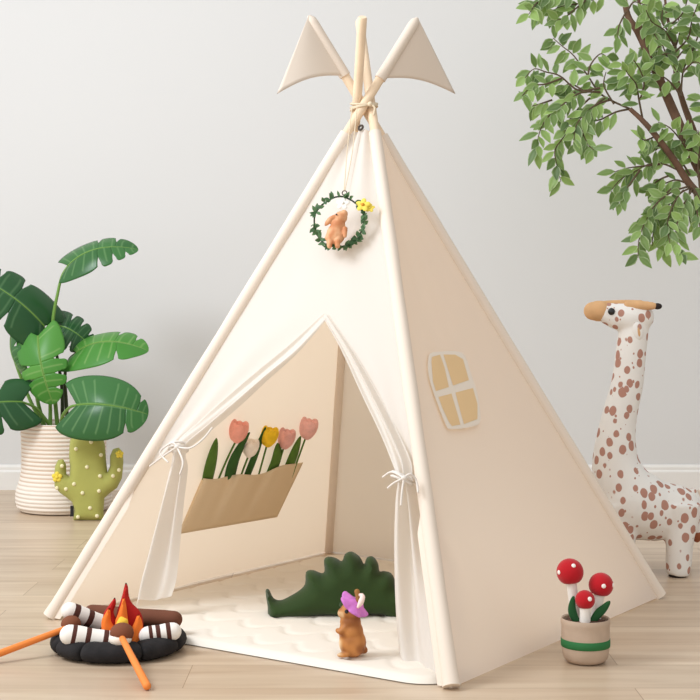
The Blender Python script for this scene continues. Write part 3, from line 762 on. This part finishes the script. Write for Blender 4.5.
def monstera(base, tip, lat, mt, cuts_a, cuts_b, stem, arch=.04, droop=.05, uc=.5, gap=.24, sm=None, fold=.10, sweep=.8, asym=1.0):
    Bp, Tp = P(*base), P(*tip); sc = Bp.y/F
    fw = Tp-Bp; Ln = fw.length; f = fw/Ln; lv = V((lat[0]*sc, lat[2], -lat[1]*sc)); lv -= f*lv.dot(f); W = lv.length; lv = lv/W
    n = f.cross(lv).normalized()
    if n.y > 0: n = -n
    def pt(t, u, side, wm=1.0):
        t = max(0, min(1, t)); w = W*wm*(math.sin(PI*(.2+.8*t)**.95)**.6 if t < 1 else 0)
        if side < 0: w *= asym
        x = u*w; sw = sweep*(.25-1.25*(1-t)**2)
        p = Bp+f*Ln*t+n*(arch*4*t*(1-t)-droop*t*t)+lv*side*x+f*x*sw-n*(.9*fold*(x/W)**2*W*2)-n*(droop*.3*(x/W)**2)
        return p
    mb = MB()
    for side, cuts in ((1, cuts_a), (-1, cuts_b)):
        tt = [0]+list(cuts)+[1]
        for k in range(len(tt)-1):
            a, b2 = tt[k], tt[k+1]; ns = max(10, int((b2-a)*60)); rows = []; vals = []; nu = 14
            for q in range(ns+1):
                s_ = q/ns; row = []; vl = []
                for c in range(nu+1):
                    u = c/nu; g = gap*.2/max(b2-a, .1)*sst((u-uc)/(1-uc))**.8
                    lo = a+(b2-a)*(g*.5 if k > 0 else 0); hi = b2-(b2-a)*(g*.5 if k < len(tt)-2 else 0)
                    e = 1-.12*abs(2*s_-1)**4*(1 if u > uc else 0)*(1 if 0 < k < len(tt)-2 or True else 0)
                    row.append(pt(lerp(lo, hi, s_), u*e, side))
                    per = max(1, round((b2-a)/.13)); ph = abs(((s_*per) % 1)-.5)*(b2-a)/per
                    vl.append(max(.9 if c == 0 else 0, .45 if ph < .008 and u < .85 else 0))
                rows.append(row); vals.append(vl)
            mb.grid(rows, vals=vals)
    lf = mb.build('leaf', mt, pl, solid=.0014)
    mb = MB(); mp = [pt(q/16, 0, 1)+n*.0005 for q in range(17)]
    mb.tube(mp, [lerp(.0032, .0008, q/16) for q in range(17)], 8); mb.build('midrib', m_pet2, lf)
    mb = MB(); pp = spline([P(*q) for q in stem]+[Bp+n*.0], 7); k = len(pp)
    mb.tube(pp, [lerp(.0085, .0042, q/(k-1)) for q in range(k)], 10); mb.build('petiole', sm or m_pet2, pl)
    return lf
Y0 = YP
monstera((68, 266, Y0-.02), (133, 241, Y0-.05), (5, -19, .06), m_mon, (.52, .74), (.5, .68, .84), [(58, 432, Y0), (52, 360, Y0-.02), (53, 320, Y0-.02), (58, 292, Y0-.02), (62, 276, Y0-.02)])
monstera((44, 326, Y0-.03), (-30, 268, Y0-.12), (13, -22, .07), m_mond, (.45, .68), (.42, .62), [(46, 432, Y0-.02), (36, 390, Y0), (40, 350, Y0)], sm=m_pet2)
monstera((76, 353, Y0-.03), (144, 341, Y0-.10), (4, -17, .09), m_mon2, (.6, .82), (.64,), [(68, 432, Y0), (66, 400, Y0), (65, 375, Y0-.02), (69, 360, Y0-.03)], sm=m_petd)
monstera((52, 326, Y0+.05), (92, 342, Y0+.02), (-5, 18, -.05), m_mond, (.4, .6, .8), (.4, .6, .8), [(62, 432, Y0+.04), (62, 390, Y0+.05), (56, 350, Y0+.06)], sm=m_petd)
monstera((38, 336, Y0-.09), (49, 402, Y0-.16), (25, -4, -.01), m_mon2, (.42, .6, .78), (.45, .62), [(50, 432, Y0-.03), (50, 400, Y0-.03), (46, 360, Y0-.05)], gap=.3, arch=.03)
monstera((14, 328, Y0-.02), (27, 388, Y0-.06), (8, 2, -.06), m_mon, (.35, .55, .75), (.35, .6, .8), [(48, 432, Y0), (30, 400, Y0+.02), (12, 350, Y0+.02)])
monstera((77, 405, Y0-.37), (146, 411, Y0-.40), (-2, -31, .05), m_mon, (.86,), (.72,), [(64, 432, Y0-.05), (62, 418, Y0-.16), (69, 408, Y0-.30)], gap=.22, arch=.04, uc=.6, sweep=.8, droop=.04, asym=1.06)
monstera((22, 402, Y0-.16), (-58, 416, Y0-.22), (1, -26, .05), m_mond, (.3, .5, .7), (.32, .5, .7), [(55, 432, Y0-.03), (46, 420, Y0-.06), (36, 408, Y0-.1)], gap=.25, arch=.05, sweep=.8, asym=1.1)
# ------------------------------------------------------------------ cactus cushion
cg = G(90, 521); YK = cg.y+.03; s = YK/F
m_cac = mat('olive_green_plush', (170, 170, 92), .9, bump=.2, bscale=400, var=.06, vscale=15, sheen=.1)
ca = thing('cactus_cushion', 'olive green stuffed cactus standing in front of the rope basket', 'toy', V((cg.x, YK, 0)))
def KP(x, y, d=0): return P(x, y, YK+d)
cact_out = [(73, 521), (104, 521), (103.5, 510), (104.5, 498), (110, 493), (117, 488), (122, 478), (123.5, 462), (123, 452), (118.5, 447.5), (113, 449), (110, 456), (110, 466), (107.5, 472), (106, 460), (105, 445), (102, 435), (94, 429), (85, 428), (76, 431), (70, 440), (69, 455), (70, 466), (69.5, 476), (66.5, 474), (66, 464), (63, 459), (58, 460), (55, 466), (54, 476), (54.5, 486), (60, 493), (67, 498), (72, 502), (74, 510)]
mb = MB(); puff(mb, cact_out, .034, lambda x, y: KP(x, y), V((0, -1, 0)), 2.6, D=11); mb.build('body', m_cac, ca)
m_bob = mat('cream_bobble', (240, 232, 190), .9); m_yf = mat('yellow_felt_flower', (236, 214, 84), .85)
bobs = [(76, 449), (91, 442), (101, 455), (87, 467), (100, 476), (74, 484), (82.5, 493), (99, 491), (90, 508), (97, 516), (62, 466), (119, 470), (113, 476), (78, 517), (57, 488), (66, 489)]
for x, y in bobs:
    h = .0
    d = min(1, max(.02, min([math.hypot(x-a, y-b2) for a, b2 in cact_out])/11)); h = .034*math.sqrt(max(0, 1-(1-d)**2))
    mb = MB(); mb.ball(KP(x, y, -h), 2.0*s, n=10, k=8); mb.build('bobble', m_bob, ca)
for x, y, r in ((57, 477, 5.2), (119.5, 454, 4.0)):
    mb = MB(); c = KP(x, y, -.03)
    for k in range(5):
        a = 2*PI*k/5+.3; mb.ball(c+V((math.cos(a), 0, math.sin(a)))*r*.6*s, (r*.45*s, r*.3*s, r*.45*s), n=10, k=8)
    mb.ball(c-V((0, .004, 0)), r*.35*s, n=10, k=8); mb.build('flower', m_yf, ca)
mb = MB(); a_ = KP(72, 511, -.012); mb.box(a_+V((-.006, -.002, -.02)), a_+V((.006, .002, .02)))
mb.build('tag', mat('black_tag', (40, 38, 38), .7), ca, smooth=False)
# ------------------------------------------------------------------ giraffe plush
YG = 4.205; s = YG/F
def giraffe_mat():
    m = mat('spotted_giraffe_plush', (232, 229, 224), .95, bump=.2, bscale=500); N = m.node_tree.nodes; L = m.node_tree.links
    tc = N.new('ShaderNodeTexCoord'); nz = N.new('ShaderNodeTexNoise'); nz.inputs['Scale'].default_value = 30
    L.new(tc.outputs['Object'], nz.inputs['Vector'])
    ad = N.new('ShaderNodeVectorMath'); ad.operation = 'MULTIPLY_ADD'; ad.inputs[1].default_value = (.008, .008, .008)
    L.new(nz.outputs['Color'], ad.inputs[0]); L.new(tc.outputs['Object'], ad.inputs[2])
    prev = None
    for scl, r0, r1 in ((27, .28, .46), (46, .0, .25)):
        mp = N.new('ShaderNodeMapping'); mp.inputs['Scale'].default_value = (1.25, 1.0, .95); mp.inputs['Location'].default_value = (scl*.3, .1, .2)
        L.new(ad.outputs[0], mp.inputs['Vector'])
        vo = N.new('ShaderNodeTexVoronoi'); vo.inputs['Scale'].default_value = scl; vo.inputs['Randomness'].default_value = .75; L.new(mp.outputs[0], vo.inputs['Vector'])
        sp = N.new('ShaderNodeSeparateColor'); L.new(vo.outputs['Color'], sp.inputs[0])
        mr = N.new('ShaderNodeMapRange'); mr.inputs[3].default_value = r0; mr.inputs[4].default_value = r1; L.new(sp.outputs[0], mr.inputs[0])
        sb = N.new('ShaderNodeMath'); sb.operation = 'SUBTRACT'; L.new(mr.outputs[0], sb.inputs[0]); L.new(vo.outputs['Distance'], sb.inputs[1])
        st = N.new('ShaderNodeMapRange'); st.inputs[1].default_value = -.01; st.inputs[2].default_value = .03; L.new(sb.outputs[0], st.inputs[0])
        if prev is None: prev = st.outputs[0]
        else:
            mxm = N.new('ShaderNodeMath'); mxm.operation = 'MAXIMUM'; L.new(prev, mxm.inputs[0]); L.new(st.outputs[0], mxm.inputs[1]); prev = mxm.outputs[0]
    mx = N.new('ShaderNodeMix'); mx.data_type = 'RGBA'; L.new(prev, mx.inputs[0])
    mx.inputs[6].default_value = (*lin((234, 231, 226)), 1); mx.inputs[7].default_value = (*lin((180, 134, 118)), 1)
    L.new(mx.outputs[2], N['Principled BSDF'].inputs['Base Color'])
    return m
m_gir = giraffe_mat(); m_tan = mat('tan_plush', (212, 168, 122), .95, bump=.3, bscale=400, var=.08, vscale=25); m_blk = mat('black_brown_plush', (48, 38, 36), .9, bump=.2)
gi = thing('giraffe_plush', 'tall white plush giraffe with brown spots standing behind the tent', 'toy', V((P(650, 500, YG).x, YG, 0)))
def GP(x, y, d=0): return P(x, y, YG+d)
def girfill(mb):
    ch = [(636, 322, 13.5), (632.5, 340, 15), (630, 360, 15.3), (627, 385, 16), (619, 418, 17.5), (615.5, 445, 20.5), (616, 465, 24), (622, 485, 30), (632, 502, 35)]
    c = spline([GP(x, y) for x, y, r in ch], 5); rr = spline([V((r*s, 0, 0)) for x, y, r in ch], 5)
    mb.tube(c, [q.x for q in rr], 20, round_caps=True)
    ch = [(630, 503, 36), (645, 507, 34), (660, 511, 30), (674, 511, 27)]
    mb.tube([GP(x, y) for x, y, r in ch], [r*s for x, y, r in ch], 20, round_caps=True)
    ch = [(640, 317, 14), (630, 318, 15.5), (616, 316, 13.5), (603, 312, 10.2)]
    mb.tube([GP(x, y) for x, y, r in ch], [r*s for x, y, r in ch], 18, round_caps=True)
    for x0, x1, dd in ((681, 678, -.055), (681, 680, .06), (622, 621, -.055), (617, 617, .06)):
        yb = HZ+F*(H-.004)/(YG+dd)
        mb.tube([GP(x0-3, 508, dd*.55), GP(x0, 528, dd*.85), GP(x1+.5, 548, dd), GP(x1, yb-4, dd), GP(x1-.5, yb, dd)], [24*s, 16*s, 12.5*s, 12*s, 11*s], 16)
gb = blob('body', girfill, .0055, m_gir, gi, 8)
def muz(mb):
    mb.tube([GP(601, 311), GP(596, 311), GP(593, 311)], [10.6*s, 10.4*s, 9.4*s], 16, round_caps=True)
blob('muzzle', muz, .004, m_tan, gi, 5)
mb = MB(); mb.tube(spline([GP(600, 304), GP(612, 303.6), GP(626, 304), GP(640, 305)], 5), [(2.6+2.4*q/15)*s for q in range(16)], 14, round_caps=True)
mb.build('forehead', m_tan, gi)
for d in (-.028, .028):
    mb = MB(); mb.tube(spline([GP(628, 305, d*.7), GP(642, 305.5, d), GP(654, 306, d*1.2)], 5), [4*s]*3+[4.6*s]*3+[4.4*s]*2+[3.8*s]*2+[3.2*s], 14, round_caps=True); hn = mb.build('horn', m_tan, gi)
    mb = MB(); mb.ball(GP(657.5, 306.3, d*1.22), (4.6*s, 3.2*s, 3.2*s), n=14, k=10); mb.build('horn_tip', m_blk, hn)
    sg = -1 if d < 0 else 1
    mb = MB(); c = GP(638, 331, sg*.041); rr = Matrix.Rotation(R(-8), 3, 'Y')
    mb.ball(c, (5.4*s, 2.4*s, 9*s), rr, 14, 10); ear = mb.build('ear', m_gir, gi)
    mb = MB(); mb.ball(c+V((.001, sg*.005, -.002)), (1.7*s, 1.0*s, 5*s), rr, 12, 8); mb.build('ear_lining', m_tan, ear)
    mb = MB(); mb.ball(GP(611.5, 311.5, sg*.0355), (3.6*s, 1.9*s, 3.6*s), n=14, k=10); mb.build('eye', m_eye, gi)
mb = MB(); mb.tube(spline([GP(693, 492), GP(698, 505), GP(697, 530)], 5), [.012]*11, 12, round_caps=True); tl = mb.build('tail', m_gir, gi)
mb = MB(); mb.ball(GP(697, 536), (4.5*s, 4*s, 6.5*s), n=14, k=10); mb.build('tail_tuft', mat('rust_plush', (146, 84, 56), .95, bump=.3), tl)
for x, dd in ((677.5, -.055), (679.5, .06), (620.5, -.055), (616.5, .06)):
    q = GP(x, 570, dd); mb = MB(); mb.lathe(V((q.x, q.y, 0)), [(7.5*s, .0005), (8.6*s, .001), (8.8*s, .003), (7*s, .006)], 24); mb.build('hoof', m_blk, gi)
# ------------------------------------------------------------------ ficus tree
YT = 5.35; s = YT/F
TB = V((P(752, 500, YT).x, YT+.05, 0))
tr = thing('ficus_tree', 'leafy artificial ficus tree reaching in from the right above the giraffe', 'plant', TB)
m_trunk = mat('brown_bark', (106, 80, 64), .9, bump=.6, bscale=90, var=.25, vscale=20)
m_twig = mat('twig_brown', (92, 76, 58), .8)
m_fic = leaf_mat('ficus_leaf', (46, 84, 30), (144, 178, 88), (206, 220, 176), .45, tf=.22)
rnd = random.Random(11)
def TP(x, y, d=0): return P(x, y, YT+d)
mb = MB()
mb.tube(spline([TB+V((0, 0, .22)), TP(748, 400, .04), TP(738, 300, .02), TP(722, 215)], 6), [.032]*7+[.028]*6+[.026]*6, 14)
for pts, r0, r1 in (([(722, 215, 0), (694, 158, 0), (672, 108, -.02), (652, 62, -.03), (638, 32, -.02), (628, 16, 0), (622, -14, 0)], .0215, .010),
                    ([(640, 35, -.02), (640, 12, 0), (637, -14, .02)], .009, .005),
                    ([(724, 220, .02), (696, 138, .06), (683, 102, .08), (676, 75, .06), (675, 48, .06), (668, 20, .08), (664, -10, .08)], .015, .004),
                    ([(722, 215, 0), (692, 187, -.05), (674, 160, -.08), (656, 136, -.10), (643, 121, -.11), (630, 109, -.12)], .016, .008)):
    c = spline([TP(*p) for p in pts], 6); mb.tube(c, [lerp(r0, r1, q/(len(c)-1)) for q in range(len(c))], 12)
mb.build('trunk', m_trunk, tr)
twigs = [
 [(630, 109), (616, 112), (602, 119), (592, 122), (583, 130), (577, 146)],
 [(630, 109), (602, 95), (588, 76), (574, 56), (562, 46), (553, 38)],
 [(600, 88), (578, 90), (560, 76), (546, 72), (534, 69), (525, 78)],
 [(600, 92), (580, 93), (561, 106), (547, 118), (539, 134), (537, 152)],
 [(590, 98), (572, 116), (564, 136), (555, 150), (557, 166), (561, 182)],
 [(588, 80), (590, 66), (600, 54), (608, 58)],
 [(605, 98), (590, 110), (582, 128), (588, 144), (594, 150)],
 [(562, 78), (546, 84), (532, 86), (522, 96)],
 [(552, 100), (540, 104), (532, 106)],
 [(610, 100), (598, 104), (586, 112), (576, 126), (574, 140)],
 [(575, 92), (566, 100), (556, 118)], [(614, 104), (604, 86), (606, 72)], [(585, 92), (570, 84), (556, 92)],
 [(622, -12), (602, -4), (582, 3), (562, 6), (550, 12), (536, 12)],
 [(586, 0), (574, 10), (564, 18), (557, 20)], [(556, 6), (540, 2), (534, 6), (529, 14)], [(600, -4), (586, -6), (566, -4), (550, -4), (536, -2)],
 [(626, 12), (619, 26), (618, 38)], [(628, 10), (634, 2), (645, 5)],
 [(643, 121), (639, 100), (636, 84), (628, 74), (622, 62)], [(638, 92), (630, 84), (623, 88)], [(640, 100), (644, 84), (640, 70), (632, 58)], [(636, 84), (646, 74), (650, 62)],
 [(654, 64), (664, 54), (676, 56)],
 [(681, 96), (670, 82), (658, 74), (648, 72)], [(681, 96), (683, 72), (690, 56), (700, 44)],
 [(676, 70), (668, 58), (662, 44), (656, 30)], [(675, 52), (688, 38), (692, 20), (698, 4)], [(674, 45), (664, 30), (652, 22), (646, 10)], [(670, 25), (682, 14), (688, -2)], [(668, 20), (658, 8), (650, -4)],
 [(683, 72), (694, 62), (704, 66)], [(690, 56), (700, 30), (702, 10)], [(676, 60), (684, 50), (694, 44)], [(675, 48), (680, 30), (676, 8)], [(640, 20), (650, 28), (658, 40)], [(672, 34), (662, 22), (664, 4)], [(664, 44), (654, 48), (644, 40)],
 [(694, 160), (682, 142), (670, 128), (658, 122)], [(696, 165), (690, 148), (682, 138)], [(700, 190), (698, 165), (700, 146), (698, 130)], [(690, 175), (680, 160), (668, 150), (660, 140)], [(704, 180), (712, 150), (706, 110), (702, 95)],
 [(656, 136), (646, 140), (640, 138)], [(660, 142), (656, 150), (650, 148)],
 [(682, 172), (664, 164), (650, 164), (634, 172), (620, 180), (610, 192)], [(660, 164), (644, 166), (628, 168), (614, 172)], [(640, 170), (630, 184), (622, 196), (618, 204)],
 [(690, 186), (672, 192), (656, 204), (646, 220), (639, 240), (638, 258)], [(692, 190), (682, 208), (676, 232), (680, 256)], [(694, 190), (697, 212), (700, 228)], [(672, 188), (658, 204), (654, 226), (652, 246)], [(684, 190), (668, 206), (662, 228), (662, 250)],
 [(688, 184), (676, 180), (664, 184), (652, 190)], [(690, 190), (688, 206), (690, 222)], [(690, 182), (700, 200), (704, 216)], [(668, 176), (656, 182), (646, 196)], [(678, 200), (664, 212), (650, 216), (642, 222)], [(690, 188), (678, 196), (668, 220), (670, 244)],
]
tm = MB(); fm = MB()
for tw in twigs:
    dd = rnd.uniform(-.16, .10); c = spline([TP(x, y, dd*q/(len(tw)-1)-.06) for q, (x, y) in enumerate(tw)], 6); n = len(c)
    tm.tube(c, [lerp(.0042, .0014, q/(n-1)) for q in range(n)], 6)
    L_ = sum((c[q+1]-c[q]).length for q in range(n-1)); cnt = max(6, int(L_/.0195))
    for k in range(cnt):
        t = .18+.82*(k+.5*rnd.random())/cnt; q = min(n-2, int(t*(n-1))); p = c[q].lerp(c[q+1], t*(n-1)-q); d = (c[q+1]-c[q]).normalized()
        side = d.cross(V((0, -1, .2))).normalized()*(1 if k % 2 else -1)
        ld = (d*rnd.uniform(.3, .9)+side*rnd.uniform(.3, 1.0)+V((rnd.uniform(-.3, .3), rnd.uniform(-.6, .35), rnd.uniform(-.9, .1)))).normalized()
        nn = V((rnd.uniform(-.6, .6), -1, rnd.uniform(-.2, .9))).normalized()
        leaflet(fm, p+ld*.004, ld, nn, rnd.uniform(.052, .078), rnd.uniform(.028, .039), .2, rnd.uniform(.02, .22), edge=.6)
tm.build('twigs', m_twig, tr); fm.build('foliage', m_fic, tr)
mb = MB(); mb.lathe(TB, [(.10, .001), (.12, .004), (.13, .02), (.155, .22), (.165, .26), (.155, .265), (.148, .24), (.002, .235)], 40); mb.build('planter', mat('grey_planter', (196, 190, 182), .8), tr)
# ------------------------------------------------------------------ light, world, camera
def area(name, loc, target, size, power, col=(1, 1, 1)):
    l = bpy.data.lights.new(name, 'AREA'); l.shape = 'SQUARE'; l.size = size; l.energy = power; l.color = col
    o = bpy.data.objects.new(name, l); C.objects.link(o); o.location = loc
    o.rotation_euler = (V(target)-V(loc)).to_track_quat('-Z', 'Y').to_euler(); return o
area('window_daylight', (-2.5, 2.6, 2.8), (.7, 4.3, .6), 1.3, 85, (.925, .975, 1.045))
w = bpy.data.worlds.new('studio'); bpy.context.scene.world = w; w.use_nodes = True
bg = w.node_tree.nodes['Background']; bg.inputs['Color'].default_value = (1, .995, .98, 1)
# a bright room towards the camera's left, dimmer to its right
wn = w.node_tree.nodes; wl = w.node_tree.links; wt = wn.new('ShaderNodeTexCoord'); wd = wn.new('ShaderNodeVectorMath'); wd.operation = 'DOT_PRODUCT'
wd.inputs[1].default_value = V((-.78, -.55, .30)).normalized(); wl.new(wt.outputs['Generated'], wd.inputs[0])
wm = wn.new('ShaderNodeMapRange'); wm.inputs[1].default_value = -1; wm.inputs[2].default_value = 1; wm.inputs[3].default_value = .30; wm.inputs[4].default_value = 1.28
wl.new(wd.outputs['Value'], wm.inputs[0]); wl.new(wm.outputs[0], bg.inputs['Strength'])
cam = bpy.data.cameras.new('camera'); co = bpy.data.objects.new('camera', cam); C.objects.link(co)
co.location = (0, 0, H); co.rotation_euler = (PI/2, 0, 0)
cam.sensor_width = 36; cam.lens = 36*F/700; cam.shift_y = -(350-HZ)/700; cam.clip_end = 50
sc = bpy.context.scene; sc.camera = co
sc.view_settings.view_transform = 'Standard'; sc.view_settings.look = 'None'; sc.view_settings.gamma = 1; sc.view_settings.exposure = 0
sc.cycles.max_bounces = 8; sc.cycles.transmission_bounces = 8
for o in list(C.objects):
    if '_org' in o: del o['_org']
